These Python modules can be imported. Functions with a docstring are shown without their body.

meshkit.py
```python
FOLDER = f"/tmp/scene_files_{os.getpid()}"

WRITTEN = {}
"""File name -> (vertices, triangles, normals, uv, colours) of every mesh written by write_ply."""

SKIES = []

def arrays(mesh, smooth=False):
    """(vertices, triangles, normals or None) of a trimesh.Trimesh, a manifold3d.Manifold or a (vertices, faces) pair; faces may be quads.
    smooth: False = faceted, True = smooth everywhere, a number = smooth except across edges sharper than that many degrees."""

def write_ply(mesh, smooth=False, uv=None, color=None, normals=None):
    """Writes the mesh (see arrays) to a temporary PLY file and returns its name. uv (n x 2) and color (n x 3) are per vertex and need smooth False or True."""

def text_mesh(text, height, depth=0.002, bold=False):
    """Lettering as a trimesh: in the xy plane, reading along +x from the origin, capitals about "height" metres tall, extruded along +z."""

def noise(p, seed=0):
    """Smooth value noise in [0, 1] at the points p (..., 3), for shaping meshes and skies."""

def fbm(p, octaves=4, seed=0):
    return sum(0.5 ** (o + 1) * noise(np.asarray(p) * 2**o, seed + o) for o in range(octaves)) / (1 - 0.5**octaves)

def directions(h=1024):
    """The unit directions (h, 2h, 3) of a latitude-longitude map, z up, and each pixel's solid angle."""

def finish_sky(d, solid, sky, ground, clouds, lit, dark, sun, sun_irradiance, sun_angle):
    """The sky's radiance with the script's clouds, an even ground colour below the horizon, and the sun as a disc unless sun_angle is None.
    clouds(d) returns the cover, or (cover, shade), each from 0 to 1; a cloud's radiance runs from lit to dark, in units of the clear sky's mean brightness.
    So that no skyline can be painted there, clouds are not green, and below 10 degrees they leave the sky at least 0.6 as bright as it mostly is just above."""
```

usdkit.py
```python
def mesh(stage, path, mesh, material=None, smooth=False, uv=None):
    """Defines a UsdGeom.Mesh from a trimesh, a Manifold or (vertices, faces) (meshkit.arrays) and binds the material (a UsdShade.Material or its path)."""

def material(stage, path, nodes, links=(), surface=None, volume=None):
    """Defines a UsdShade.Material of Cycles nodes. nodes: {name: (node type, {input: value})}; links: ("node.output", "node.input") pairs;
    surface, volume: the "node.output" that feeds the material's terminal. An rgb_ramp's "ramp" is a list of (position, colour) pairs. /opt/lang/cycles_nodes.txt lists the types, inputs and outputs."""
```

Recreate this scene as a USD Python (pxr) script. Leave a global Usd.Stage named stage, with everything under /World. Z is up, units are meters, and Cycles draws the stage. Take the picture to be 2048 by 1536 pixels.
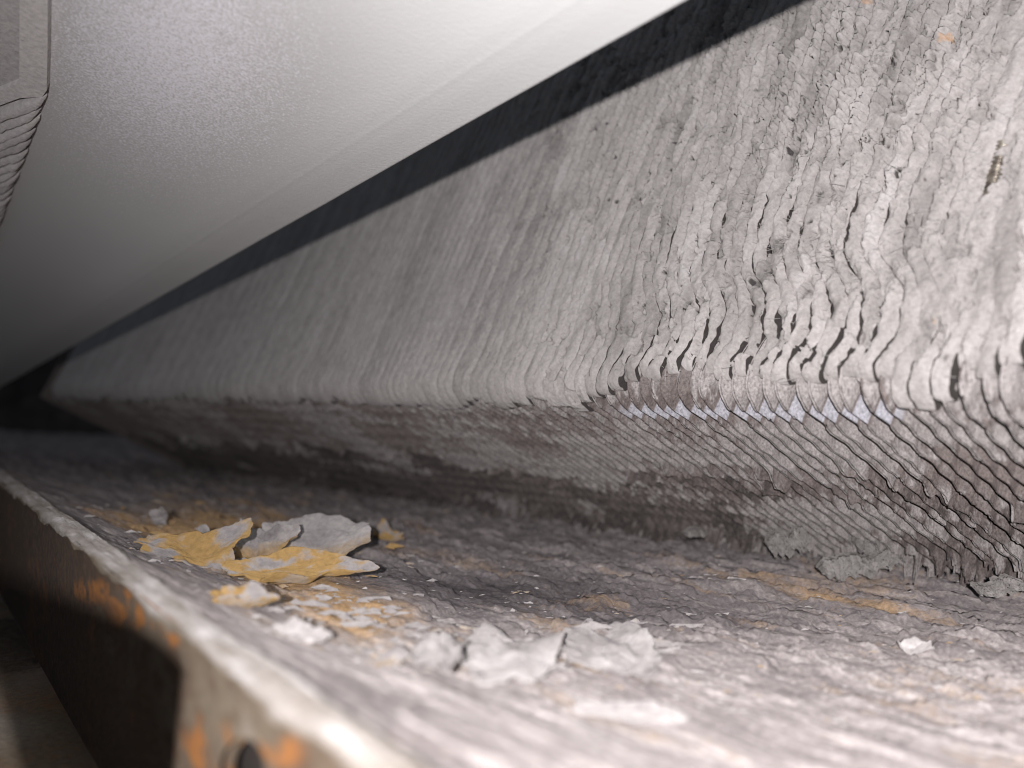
import math, numpy as np, usdkit
from pxr import Usd, UsdGeom, UsdLux, UsdShade, Gf, Sdf, Vt

stage = Usd.Stage.CreateInMemory()
UsdGeom.SetStageUpAxis(stage, UsdGeom.Tokens.z)
UsdGeom.SetStageMetersPerUnit(stage, 1.0)
world = UsdGeom.Xform.Define(stage, '/World')
stage.SetDefaultPrim(world.GetPrim())
UsdGeom.Scope.Define(stage, '/World/Looks')

# ---------------------------------------------------------------- camera and light
FPX, CX, CY = 2100.0, 1024.0, 768.0          # the lens, in pixels of the 2048 x 1536 photograph
CAM_H = 0.0455                                # lens height above the pan, metres
cam = UsdGeom.Camera.Define(stage, '/World/camera')
cam.CreateHorizontalApertureAttr(20.48)
cam.CreateVerticalApertureAttr(15.36)
cam.CreateFocalLengthAttr(20.48 * FPX / 2048)
cam.CreateClippingRangeAttr(Gf.Vec2f(0.005, 50))
cam.CreateFStopAttr(8.5)
cam.CreateFocusDistanceAttr(0.205)
cam.AddTranslateOp().Set(Gf.Vec3d(0, 0, CAM_H))
cam.AddRotateXOp().Set(90)
cam.GetPrim().GetAttribute('exposure').Set(0.0) if cam.GetPrim().HasAttribute('exposure') else cam.CreateExposureAttr(0.0)

lamp = UsdLux.DiskLight.Define(stage, '/World/flash_lamp')   # the torch of the hand-held camera, up and left of the lens, aimed at the near end of the coil
lamp.CreateRadiusAttr(0.0016)
lamp.CreateNormalizeAttr(True)
lamp.CreateIntensityAttr(0.40)
lamp.CreateColorAttr(Gf.Vec3f(1.0, 0.962, 0.972))
lamp.AddTranslateOp().Set(Gf.Vec3d(-0.0069, -0.04, CAM_H + 0.0108))
lamp.AddRotateXYZOp().Set(Gf.Vec3f(94, 0, -52))

dome = UsdLux.DomeLight.Define(stage, '/World/sky')
sky = usdkit.material(stage, '/World/Looks/sky_material', {
    'b': ('background_shader', {'color': (0.80, 0.90, 1.08), 'strength': 0.115})}, [], surface='b.background')
UsdShade.MaterialBindingAPI.Apply(dome.GetPrim()).Bind(sky)
dome.GetPrim().SetCustomDataByKey('kind', 'structure')

# ---------------------------------------------------------------- helpers
def nrm(a):
    a = np.asarray(a, float); return a / np.linalg.norm(a)

def W(p):                                       # lens axes (right, up, forward) -> world
    p = np.asarray(p, float)
    return np.stack([p[..., 0], p[..., 2], p[..., 1] + CAM_H], -1)

def ray(u, v):
    return np.array([(u - CX) / FPX, (CY - v) / FPX, 1.0])

def onplane(u, v, n, d):
    r = ray(u, v); return r * (d / float(np.dot(n, r)))

def project(p):
    z = np.maximum(p[..., 2], 1e-3)
    return CX + FPX * p[..., 0] / z, CY - FPX * p[..., 1] / z

_tab = {}
def vnoise(x, y, seed=0):
    if seed not in _tab: _tab[seed] = np.random.default_rng(seed).random((256, 256)).astype(np.float32)
    t = _tab[seed]
    xi = np.floor(x).astype(np.int64); yi = np.floor(y).astype(np.int64)
    fx = x - xi; fy = y - yi
    fx = fx * fx * (3 - 2 * fx); fy = fy * fy * (3 - 2 * fy)
    a, b = xi & 255, (xi + 1) & 255; c, d = yi & 255, (yi + 1) & 255
    return (t[a, c] * (1 - fx) + t[b, c] * fx) * (1 - fy) + (t[a, d] * (1 - fx) + t[b, d] * fx) * fy

def fbm(x, y, octaves=4, seed=0, gain=0.5):
    out, amp, tot = 0, 1.0, 0
    for o in range(octaves):
        out = out + amp * vnoise(x * 2 ** o + 17.3 * o, y * 2 ** o + 9.1 * o, seed + o); tot += amp; amp *= gain
    return out / tot                              # 0..1, mean 0.5

def ss(a, b, x):
    t = np.clip((x - a) / (b - a), 0, 1); return t * t * (3 - 2 * t)

def gauss(u, v, cu, cv, su, sv):
    return np.exp(-((u - cu) / su) ** 2 - ((v - cv) / sv) ** 2)

def pockmarks(x, y, cell, seed, rmin, rmax, dens):
    """Distance field of randomly placed craters, one per cell at most; 1 in the middle, 0 outside."""
    rng = np.random.default_rng(seed)
    N = 128
    jx, jy, rr, on = rng.random((N, N)), rng.random((N, N)), rng.uniform(rmin, rmax, (N, N)), rng.random((N, N))
    out = np.zeros(np.broadcast(x, y).shape)
    ix, iy = np.floor(x / cell).astype(int), np.floor(y / cell).astype(int)
    for dx in (-1, 0, 1):
        for dy in (-1, 0, 1):
            a, b = (ix + dx), (iy + dy); am, bm = a % N, b % N
            r = np.hypot(x - (a + jx[am, bm]) * cell, (y - (b + jy[am, bm]) * cell) * 0.75)
            out = np.maximum(out, np.where(on[am, bm] < dens, 1 - ss(0.45, 1.0, r / rr[am, bm]), 0))
    return out

_count = {}
def numbered(parent, name):
    k = f'{parent}/{name}'; n = _count.get(k, 0); _count[k] = n + 1
    return k if n == 0 else f'{k}_{n:03d}'

def tag(prim, label=None, cat=None, group=None, kind=None):
    prim = prim.GetPrim() if hasattr(prim, 'GetPrim') else prim
    for k, v in (('label', label), ('category', cat), ('group', group), ('kind', kind)):
        if v: prim.SetCustomDataByKey(k, v)
    return prim

def thing(name, label, cat, group=None):
    x = UsdGeom.Xform.Define(stage, numbered('/World', name))
    return tag(x, label, cat, group)

def emit(name, pts, faces, mat, parent='/World', mask=None, normals=None, world_space=True):
    """One Mesh prim. pts in lens axes; faces (n,4) or (n,3)."""
    path = numbered(str(parent.GetPath()) if hasattr(parent, 'GetPath') else parent, name)
    m = UsdGeom.Mesh.Define(stage, path)
    pts = W(pts) if world_space else np.asarray(pts)
    m.CreatePointsAttr(Vt.Vec3fArray.FromNumpy(np.ascontiguousarray(pts, np.float32)))
    faces = np.asarray(faces, np.int32)[:, ::-1]           # lens axes are left-handed in the world
    if normals is not None:
        nn = W(normals) - np.array([0, 0, CAM_H])
        a = pts[faces[:, 0]]
        fn = np.cross(pts[faces[:, 1]] - a, pts[faces[:, 2]] - a)
        wrong = np.einsum('ij,ij->i', fn, nn[faces].sum(1)) < 0
        faces = faces.copy(); faces[wrong] = faces[wrong][:, ::-1]
    m.CreateFaceVertexCountsAttr(Vt.IntArray.FromNumpy(np.full(len(faces), faces.shape[1], np.int32)))
    m.CreateFaceVertexIndicesAttr(Vt.IntArray.FromNumpy(np.ascontiguousarray(faces.ravel())))
    m.CreateSubdivisionSchemeAttr('none')
    if normals is not None:
        m.CreateNormalsAttr(Vt.Vec3fArray.FromNumpy(np.ascontiguousarray(nn, np.float32)))
        m.SetNormalsInterpolation('vertex')
    if mask is not None:
        UsdGeom.PrimvarsAPI(m).CreatePrimvar('mask', Sdf.ValueTypeNames.Color3fArray, 'vertex').Set(
            Vt.Vec3fArray.FromNumpy(np.ascontiguousarray(np.clip(mask, 0, 1), np.float32)))
    UsdShade.MaterialBindingAPI.Apply(m.GetPrim()).Bind(mat)
    return m.GetPrim()

def gridfaces(n, m, off=0, flip=False):
    i = np.arange(n * m).reshape(n, m) + off
    q = np.stack([i[:-1, :-1], i[1:, :-1], i[1:, 1:], i[:-1, 1:]], -1).reshape(-1, 4)
    return q[:, ::-1] if flip else q

def gridnormals(P, toward=None):
    a = np.gradient(P, axis=0); b = np.gradient(P, axis=1)
    n = np.cross(a, b); n /= np.maximum(np.linalg.norm(n, axis=-1, keepdims=True), 1e-12)
    return n

def meshnormals(P, F):
    n = np.zeros_like(P); a = P[F[:, 0]]
    fn = np.cross(P[F[:, 1]] - a, P[F[:, 2]] - a)
    if F.shape[1] == 4: fn = fn + np.cross(P[F[:, 2]] - a, P[F[:, 3]] - a)
    for k in range(F.shape[1]):
        for c in range(3): n[:, c] += np.bincount(F[:, k], fn[:, c], len(P))
    return n / np.maximum(np.linalg.norm(n, axis=1, keepdims=True), 1e-15)

# ---------------------------------------------------------------- materials
def dusty(name, stops_r, bumps=((1500, .00025, 3),), rough=0.9, spec=0.15, fine=(900, 0.75, 1.15), g_col=(0.045, 0.04, 0.038), b_col=(0.5, 0.24, 0.06), bj=0.7):
    """mask.r runs through the ramp, mask.g darkens, for grime and for painted shade, mask.b turns to rust; fine noise breaks all of it up."""
    nodes = {
        'pos': ('geometry', {}), 'at': ('attribute', {'attribute': 'mask'}), 'sep': ('separate_color', {}),
        'fn': ('noise_texture', {'scale': fine[0], 'detail': 5, 'roughness': 0.65}),
        'fm': ('map_range', {'from_min': 0.3, 'from_max': 0.7, 'to_min': fine[1], 'to_max': fine[2], 'clamp': True}),
        'ramp': ('rgb_ramp', {'ramp': stops_r}),
        'gn': ('noise_texture', {'scale': fine[0] * 0.6, 'detail': 4, 'roughness': 0.7}),
        'gj': ('math', {'math_type': 'multiply_add', 'value2': 0.9, 'value3': -0.45}),
        'ga': ('math', {'math_type': 'add'}), 'gc': ('map_range', {'from_min': 0.3, 'from_max': 0.7, 'clamp': True}),
        'gmul': ('math', {'math_type': 'multiply'}),
        'bj': ('math', {'math_type': 'multiply_add', 'value2': bj, 'value3': -bj / 2}),
        'ba': ('math', {'math_type': 'add'}), 'bc': ('map_range', {'from_min': 0.25, 'from_max': 0.85, 'clamp': True}),
        'mg': ('mix_color', {'b': g_col}), 'mb': ('mix_color', {'b': b_col}),
        'mul': ('mix_color', {'blend_type': 'multiply', 'fac': 1.0}),
        'cc': ('combine_color', {}),
        'p': ('principled_bsdf', {'roughness': rough, 'specular_ior_level': spec, 'diffuse_roughness': 0.6})}
    links = [('at.color', 'sep.color'), ('pos.position', 'fn.vector'), ('fn.fac', 'fm.value'), ('sep.r', 'ramp.fac'),
             ('pos.position', 'gn.vector'), ('gn.fac', 'gj.value1'), ('gj.value', 'ga.value1'), ('sep.g', 'ga.value2'), ('ga.value', 'gc.value'),
             ('gn.fac', 'bj.value1'), ('bj.value', 'ba.value1'), ('sep.b', 'ba.value2'), ('ba.value', 'bc.value'),
             ('ramp.color', 'mb.a'), ('bc.result', 'mb.fac'), ('mb.result', 'mg.a'), ('gc.result', 'mg.fac'),
             ('fm.result', 'cc.r'), ('fm.result', 'cc.g'), ('fm.result', 'cc.b'),
             ('mg.result', 'mul.a'), ('cc.color', 'mul.b'), ('mul.result', 'p.base_color')]
    prev = None
    for k, (sc, dist, det) in enumerate(bumps):
        nodes[f'bn{k}'] = ('noise_texture', {'scale': sc, 'detail': det, 'roughness': 0.6})
        nodes[f'bp{k}'] = ('bump', {'strength': 1.0, 'distance': dist})
        links += [('pos.position', f'bn{k}.vector'), (f'bn{k}.fac', f'bp{k}.height')]
        if prev: links.append((prev, f'bp{k}.normal'))
        prev = f'bp{k}.normal'
    if prev: links.append((prev, 'p.normal'))
    return usdkit.material(stage, f'/World/Looks/{name}', nodes, links, surface='p.BSDF')

DUST = [(0, (0.12, 0.108, 0.10)), (0.35, (0.235, 0.22, 0.21)), (0.6, (0.36, 0.338, 0.325)), (1, (0.54, 0.52, 0.515))]
M_crust = dusty('caked_dust', DUST, bumps=((620, .0005, 4), (2400, .00022, 3)), fine=(1500, 0.78, 1.16), rough=0.56, spec=0.32)
M_fin = dusty('fouled_fin', [(0, (0.075, 0.064, 0.062)), (0.3, (0.165, 0.138, 0.128)), (0.7, (0.215, 0.196, 0.189)), (1, (0.34, 0.315, 0.305))], bj=0.22, b_col=(0.36, 0.355, 0.385),
              bumps=((1100, .0003, 3), (3200, .00012, 2)), fine=(1900, 0.48, 1.34), rough=0.7, spec=0.3)
M_floor = dusty('rusty_pan', [(0, (0.075, 0.066, 0.068)), (0.4, (0.168, 0.149, 0.15)), (0.7, (0.295, 0.264, 0.256)), (1, (0.49, 0.446, 0.432))],
                bumps=((900, .0003, 3), (2500, .0001, 3)), fine=(1300, 0.66, 1.25), b_col=(0.40, 0.265, 0.145))
M_flake = dusty('rust_flake', [(0, (0.2, 0.18, 0.18)), (0.5, (0.42, 0.395, 0.385)), (1, (0.66, 0.63, 0.62))],
                bumps=((900, .0003, 3),), fine=(900, 0.8, 1.15), b_col=(0.40, 0.26, 0.105))
M_rail = dusty('rail_steel', [(0, (0.095, 0.066, 0.047)), (0.4, (0.15, 0.122, 0.09)), (0.7, (0.32, 0.295, 0.275)), (1, (0.66, 0.64, 0.64))],
               bumps=((900, .00035, 3),), fine=(800, 0.78, 1.18), b_col=(0.26, 0.115, 0.042))
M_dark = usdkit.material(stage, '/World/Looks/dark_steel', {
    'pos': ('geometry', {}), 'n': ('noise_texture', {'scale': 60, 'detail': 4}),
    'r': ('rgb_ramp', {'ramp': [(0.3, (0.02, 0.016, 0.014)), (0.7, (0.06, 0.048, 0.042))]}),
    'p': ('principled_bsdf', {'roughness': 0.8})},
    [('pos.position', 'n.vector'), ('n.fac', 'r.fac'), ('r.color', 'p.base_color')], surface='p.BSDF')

# ---------------------------------------------------------------- coil frame
D = nrm([-0.821, -0.012, 1.0])                     # along the coil, away and left
T = np.array([1.22, -0.83, 1.0]); T = nrm(T - D * np.dot(T, D))     # along the fins' underside, away and down
F = np.cross(D, T)                                  # up the coil's face
Z0 = 0.165
P0 = ray(1750, 790) * Z0                            # a point of the lower front corner
PITCH = 0.0033
LDEEP = 0.089
HFACE = 0.125

def corner_u(s): return project(P0 + s * D)[0]
def s_at_u(u):                                      # the corner point seen at column u
    a = (u - CX) / FPX
    return (a * P0[2] - P0[0]) / (D[0] - a * D[2])
S_MIN, S_MAX = s_at_u(2190), s_at_u(105)
I0, I1 = int(math.floor(S_MIN / PITCH)), int(math.ceil(S_MAX / PITCH))

from scipy.interpolate import PchipInterpolator
HOOK = PchipInterpolator([0, 3, 11, 17, 29, 60, 125], [0, .4, 3.2, 2.2, -4.6, -6.0, -4.0])
def warp(s, f):
    """Sideways bend of the battered fins (metres along D; negative = to the right)."""
    uf = CX + FPX * (P0[0] + s * D[0]) / (P0[2] + s * D[2])
    zone = ss(950, 1350, uf) * (1 - 0.75 * ss(1780, 2000, uf)) + 0.18 * ss(500, 800, uf) * (1 - ss(950, 1350, uf))
    fm = f * 1000
    w = -0.001 * zone * HOOK(np.clip(fm, 0, 125))
    w = w + 0.0011 * (fbm(s * 60, f * 45, 2, 71) - 0.5) * ss(2, 8, fm)
    w = w - 0.00016 * np.maximum(fm - 30, 0) * ss(1500, 1900, uf)
    w = w + 0.0007 * (fbm(s * 300, f * 110, 2, 77) - 0.5) * ss(1, 6, fm)
    return w

def corr(t): # the pressed waves of the fins, metres
    x = (t * 1000 / 7.6 + 0.12) % 1.0
    tri = np.abs(x - 0.5) * 4 - 1
    return 0.00034 * tri * ss(0, 4, t * 1000)
def facet(t):
    return ((t * 1000 / 7.6 + 0.12) % 1.0) < 0.5

def boundary(k, f):                                 # the groove between crusts k and k+1 (integer array/number k)
    s = (k + 0.5) * PITCH
    return s + (fbm(f * 260 + k * 7.7, k * 3.1 + f * 0, 3, 31) - 0.5) * PITCH * 0.42 + warp(s, f)

coil = thing('finned_coil', 'long finned heat exchanger coil, its fins caked in pale grey dust, above the rusty pan', 'coil')
CP = coil.GetPath()
rng = np.random.default_rng(4)

for i in range(I0, I1 + 1):
    s0 = i * PITCH
    zc = (P0 + s0 * D)[2]
    jit = PITCH * 0.13 * rng.standard_normal()
    near = np.clip(0.165 / zc, 0.3, 1.25)
    # ------------------------------------------------ the fin
    nt = int(200 * near) + 30
    t = np.linspace(0, 1, nt) * (LDEEP + 0.004 * (rng.random() - 0.5))
    frow = np.array([0, .25, .5, .8, 1.1, 1.5, 2, 2.6, 3.4, 4.5, 6, 9, 14, 30, 60, 110]) / 1000
    tt, ff = np.meshgrid(t, frow, indexing='ij')
    s_arr = np.full_like(tt, s0)
    cornerr = 0.005                                 # rounded front lower corner
    lift = cornerr * (1 - np.sqrt(np.clip(1 - ((cornerr - np.minimum(tt, cornerr)) / cornerr) ** 2, 0, 1)))
    bent = 0.0009 * (fbm(tt * 70, s_arr * 90 + 0 * tt, 2, 51) - 0.5) + 0.0003 * (fbm(tt * 160, s_arr * 500, 2, 52) - 0.5)
    base_s = s_arr + jit + corr(tt) + bent + warp(s_arr, ff) * (1 - ss(0.004, 0.018, tt))
    base = P0 + base_s[..., None] * D + (ff + lift * (1 - ff / 0.11))[..., None] * F + tt[..., None] * T
    u, v = project(base)
    tm, sm = tt * 1000, s_arr * 1000
    n1 = fbm(tm * 0.28 + i * 0.9, ff * 500 + i * 0.35, 4, 11)
    n2 = fbm(tm * 0.9 + i * 5.3, ff * 1100 + i * 2.7, 4, 15, .65)
    big = fbm(tm * 0.07, sm * 0.045, 3, 19)
    edge_t = 43 + 16 * (fbm(sm * 0.09, 0 * sm, 3, 23) - 0.5) * 2
    bare = ss(5.6, 6.3, tm + 1.2 * (n2 - .5)) * (1 - ss(11.2, 12.2, tm + 2 * (n2 - .5))) * ss(1180, 1320, u) * (1 - ss(1760, 1850, u))
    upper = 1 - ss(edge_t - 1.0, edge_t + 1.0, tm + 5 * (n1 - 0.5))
    cover = np.clip(0.66 * upper + 0.36 * (1 - upper) + 1.7 * (big - 0.5) - 0.32 * ss(1150, 700, u) - 0.95 * bare + 0.10 * (1 - ss(3, 7, tm)) + 0.28 * ss(1450, 1750, u) * (1 - upper), 0, 1)  # dust thinned to the left so the colour carries the fading light
    dust = ss(-0.06, 0.06, 0.55 * n1 + 0.45 * n2 - (0.78 - 0.55 * cover))
    # bare metal (0.55), dirt film (0.15-0.35), dust (0.75-1)
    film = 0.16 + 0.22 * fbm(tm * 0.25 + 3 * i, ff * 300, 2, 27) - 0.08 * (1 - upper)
    fac = facet(tt)
    film = film + np.where(fac, 0.10, -0.04)
    r = film * (1 - bare) + np.where(fac, 0.42, 0.36) * bare
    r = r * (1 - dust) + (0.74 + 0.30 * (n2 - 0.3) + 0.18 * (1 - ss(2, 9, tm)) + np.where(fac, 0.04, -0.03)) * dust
    g = 0.30 * (1 - upper) * (1 - dust) + 0.1 + 0.12 * ss(1150, 700, u) + 0.14 * ss(0.55, 0.68, fbm(tm * 0.15 + i * .2, sm * 0.12, 4, 37))  # darker to the left as well, light falloff put into the mask
    thick = (0.0001 + 0.00035 * n2) * dust * (1 - ss(0.006, 0.014, ff))
    front = base - D * thick[..., None]
    hang = (0.0004 * n1 * dust + 0.0028 * np.maximum(fbm(tm * 0.16 + i * .3, sm * 0.35, 3, 29) - 0.56, 0) * 4 * np.exp(-((tm - edge_t) / 5) ** 2)
            + 0.0075 * np.maximum(fbm(tm * 0.30, sm * 0.30, 4, 33, .6) - 0.46, 0) * 3 * ss(70, 84, tm)) * (1 - ss(0.0, 0.0016, ff))
    front = front - F * hang[..., None]
    back = base + D * 0.00016 - F * hang[..., None]
    P = np.concatenate([front.reshape(-1, 3), back.reshape(-1, 3)])
    n, m = tt.shape
    fc = [gridfaces(n, m), gridfaces(n, m, n * m, True)]
    idx = np.arange(n * m).reshape(n, m)
    for line, fl in ((idx[:, 0], 0), (idx[-1, :], 0), (idx[0, :], 1)):
        q = np.stack([line[:-1], line[1:], line[1:] + n * m, line[:-1] + n * m], 1)
        fc.append(q[:, ::-1] if fl else q)
    fc = np.concatenate(fc)
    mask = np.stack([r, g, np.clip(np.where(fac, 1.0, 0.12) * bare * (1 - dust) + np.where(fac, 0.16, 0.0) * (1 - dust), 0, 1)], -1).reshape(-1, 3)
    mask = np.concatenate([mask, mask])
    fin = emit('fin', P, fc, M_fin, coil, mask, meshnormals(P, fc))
    # ------------------------------------------------ the crust of dust on its front edge
    nf = int(560 * near) + 40
    RC = 0.005                                      # crust follows the face, the rounded corner and a little of the underside
    extra = 0.0035 * (fbm(np.float64(i * 0.31), np.float64(1.0), 2, 97) - 0.35) * 2 + 0.0025 * (rng.random() - 0.5)
    cu = corner_u(s0)
    zz = float(ss(1130, 1300, cu) * (1 - ss(1730, 1800, cu)))
    q1 = -(RC * math.pi / 2 + extra) * (1 - zz) + zz * (0.0022 * (rng.random() - 0.35) + 0.006 * (float(fbm(np.float64(i * 0.23), np.float64(3.0), 2, 98)) - 0.5) - 0.0008)
    q1 += 0.010 * float(ss(1790, 1960, cu)) * (0.4 + rng.random())
    q = q1 + (HFACE - RC - q1) * np.linspace(0, 1, nf) ** 1.15
    th = np.clip(-q / RC, 0, math.pi / 2)           # 0 on the face, 90 degrees on the underside
    f = np.where(q >= 0, q + RC, RC - RC * np.sin(th))
    tb = RC - RC * np.cos(th) + np.maximum(-q - RC * math.pi / 2, 0)
    f1 = q1
    nw = 13
    w = np.linspace(-1, 1, nw)
    lo, hi = boundary(i - 1, q + RC) + corr(tb), boundary(i, q + RC) + corr(tb)
    wm = (lo + hi) / 2
    pm = P0 + wm[:, None] * D + f[:, None] * F + tb[:, None] * T
    um, vm = project(pm)
    crackz = 1.05 * gauss(um, vm, 1540, 690, 240, 55) + 1.1 * gauss(um, vm, 1570, 465, 200, 50) + 0.35 * gauss(um, vm, 1640, 580, 140, 70) + 0.2 * gauss(um, vm, 1230, 720, 180, 40)
    crackz = np.clip(crackz, 0, 1)
    def gap(k):
        x = q + RC
        nz = fbm(x * 210 + k * 3.7, k * 1.9 + f * 0, 3, 41)
        nz2 = vnoise(x * 900 + k * 5.1, k * 1.3 + f * 0, 43)
        low = np.exp(-((x - 0.0075) / 0.0042) ** 2)
        hair = 0.035 * ss(0.46, 0.60, nz2 * 0.5 + nz * 0.5) * ss(950, 1350, um) * (1 - 0.8 * gauss(um, vm, 1960, 560, 140, 220))
        under = (0.02 + 0.08 * ss(1150, 1350, um)) * ss(0.0, 0.6, th)
        return PITCH * (0.25 + 0.75 * ss(1120, 1340, um)) * (np.clip((1.0 * nz + 0.25 * nz2 - 0.61 + 0.30 * low) * 1.6, 0, 0.42) * crackz + hair + under)
    hw = (hi - lo) / 2
    left = lo + gap(i - 1) * 0.5; right = hi - gap(i) * 0.5
    S = (left + right)[:, None] / 2 + (right - left)[:, None] / 2 * w[None, :]
    FF = np.repeat(q[:, None] + RC, nw, 1)
    um2, vm2 = np.repeat(um[:, None], nw, 1), np.repeat(vm[:, None], nw, 1)
    groove = (0.42 + 0.55 * gauss(um2, vm2, 1250, 220, 420, 260) + 0.35 * crackz[:, None]) * (1 - 0.8 * gauss(um2, vm2, 1960, 560, 140, 220)) * (1 - 0.8 * gauss(um2, vm2, 900, 620, 360, 130)) * (0.25 + 0.75 * ss(500, 1050, um2))
    groove = groove * (0.45 + 1.1 * fbm(FF * 60, S * 60, 2, 59))
    sm, fm = S * 1000, FF * 1000
    h = 0.0010 + groove * 0.0014 * (1 - np.abs(w[None, :]) ** 2.2)
    rough = 0.35 + 0.65 * ss(1000, 1500, um2)
    h = h + 0.0014 * (fbm(sm * 0.22, fm * 0.13, 3, 61) - 0.5) * rough + 0.0009 * (fbm(sm * 0.9, fm * 0.6, 3, 65) - 0.5) * rough
    lump = fbm(sm * 0.5, fm * 0.42, 3, 85)
    h = h + 0.0009 * ss(0.52, 0.72, lump) * rough * gauss(um2, vm2, 1800, 250, 420, 330)
    # flaked off patches with steep rims
    fl = fbm(sm * 0.33 + 40, fm * 0.20, 4, 95)
    flz = 0.62 * gauss(um2, vm2, 1620, 420, 300, 200) + 0.5 * gauss(um2, vm2, 1800, 640, 300, 140) + 0.25
    flake = ss(0.655 - 0.10 * flz, 0.675 - 0.10 * flz, fl) * ss(900, 1200, um2)
    h = h - 0.0009 * flake
    # overlapping scales, like drips
    beadz = gauss(um2, vm2, 1740, 170, 330, 250) + 0.28 * gauss(um2, vm2, 1300, 150, 300, 220)
    ph = (fm / 1.9 + 1.6 * fbm(sm * 0.12 + i * 3.3, fm * 0.10, 2, 67) + 0.85 * w[None, :] ** 2 + 0.61 * i) % 1.0
    bead = (ph ** 1.5) * (1 - ss(0.90, 1.0, ph)) * (1 - w[None, :] ** 2)
    h = h + 0.0019 * bead * np.clip(beadz, 0, 1) * ss(0.36, 0.6, fbm(sm * 0.15, fm * 0.2, 2, 69))
    pitz = np.clip(gauss(um2, vm2, 1270, 330, 120, 90) + 0.75 * gauss(um2, vm2, 1750, 250, 320, 240) + 0.5 * gauss(um2, vm2, 1350, 600, 280, 100) + 0.12, 0, 1)
    pit = pockmarks(sm, fm, 3.6, 7, 0.25, 0.75, 0.35) * pitz + 0.8 * pockmarks(sm + 31, fm + 17, 2.2, 8, 0.2, 0.5, 0.3) * pitz
    pit = ss(0.25, 0.6, pit)
    h = h - 0.0007 * pit
    # fine cracks of dried mud
    endr = np.clip((FF - RC - f1) / 0.0022, 0, 1)
    h = h * (1 - 0.72 * np.sin(th))[:, None]         # thin where it wraps under
    depth = -h * np.sqrt(endr) + (1 - endr) ** 2 * 0.0012
    inn = np.cos(th)[:, None] * T + np.sin(th)[:, None] * F
    Pc = P0 + S[..., None] * D + f[:, None, None] * F + tb[:, None, None] * T + depth[..., None] * inn[:, None, :]
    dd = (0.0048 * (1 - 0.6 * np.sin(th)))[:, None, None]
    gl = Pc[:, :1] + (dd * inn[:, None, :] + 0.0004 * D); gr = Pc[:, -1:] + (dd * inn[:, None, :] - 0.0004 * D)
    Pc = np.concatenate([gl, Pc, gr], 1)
    tone = 0.57 + 0.35 * (fbm(sm * 0.10, fm * 0.05, 3, 73) - 0.5) * (0.3 + 0.7 * ss(700, 1300, um2)) + 0.25 * (fbm(sm * 0.7, fm * 0.4, 3, 79) - 0.5) + 0.10 * bead * beadz - 0.10 * flake
    streak = ss(0.62, 0.75, fbm(sm * 0.35, fm * 0.045, 2, 81))
    tone = tone - 0.12 * streak * (0.25 + 0.75 * ss(700, 1300, um2))
    tone = tone - 0.04 * rng.standard_normal()
    dark = 0.08 + 0.55 * pit + 0.22 * flake * ss(0.5, 0.65, fbm(sm * 0.4, fm * 0.3, 2, 83))
    dark = dark + (0.20 + 0.10 * gauss(um2, vm2, 1850, 130, 260, 170)) * ss(0.56, 0.72, fbm(sm * 0.25, fm * 0.16, 5, 87, .6)) * ss(1100, 1500, um2)
    rusty = 0.5 * ss(0.80, 0.86, fbm(sm * 0.2, fm * 0.16, 3, 89)) * ss(1500, 1800, um2)
    mk = np.stack([tone, dark, rusty], -1)
    ew = np.array([0.0, 0.9, 0.2])  # slit walls near black: deep grime, plus the gaps' shade put into colour
    mk = np.concatenate([mk[:, :1] * 0 + ew, mk, mk[:, -1:] * 0 + ew], 1)
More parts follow.
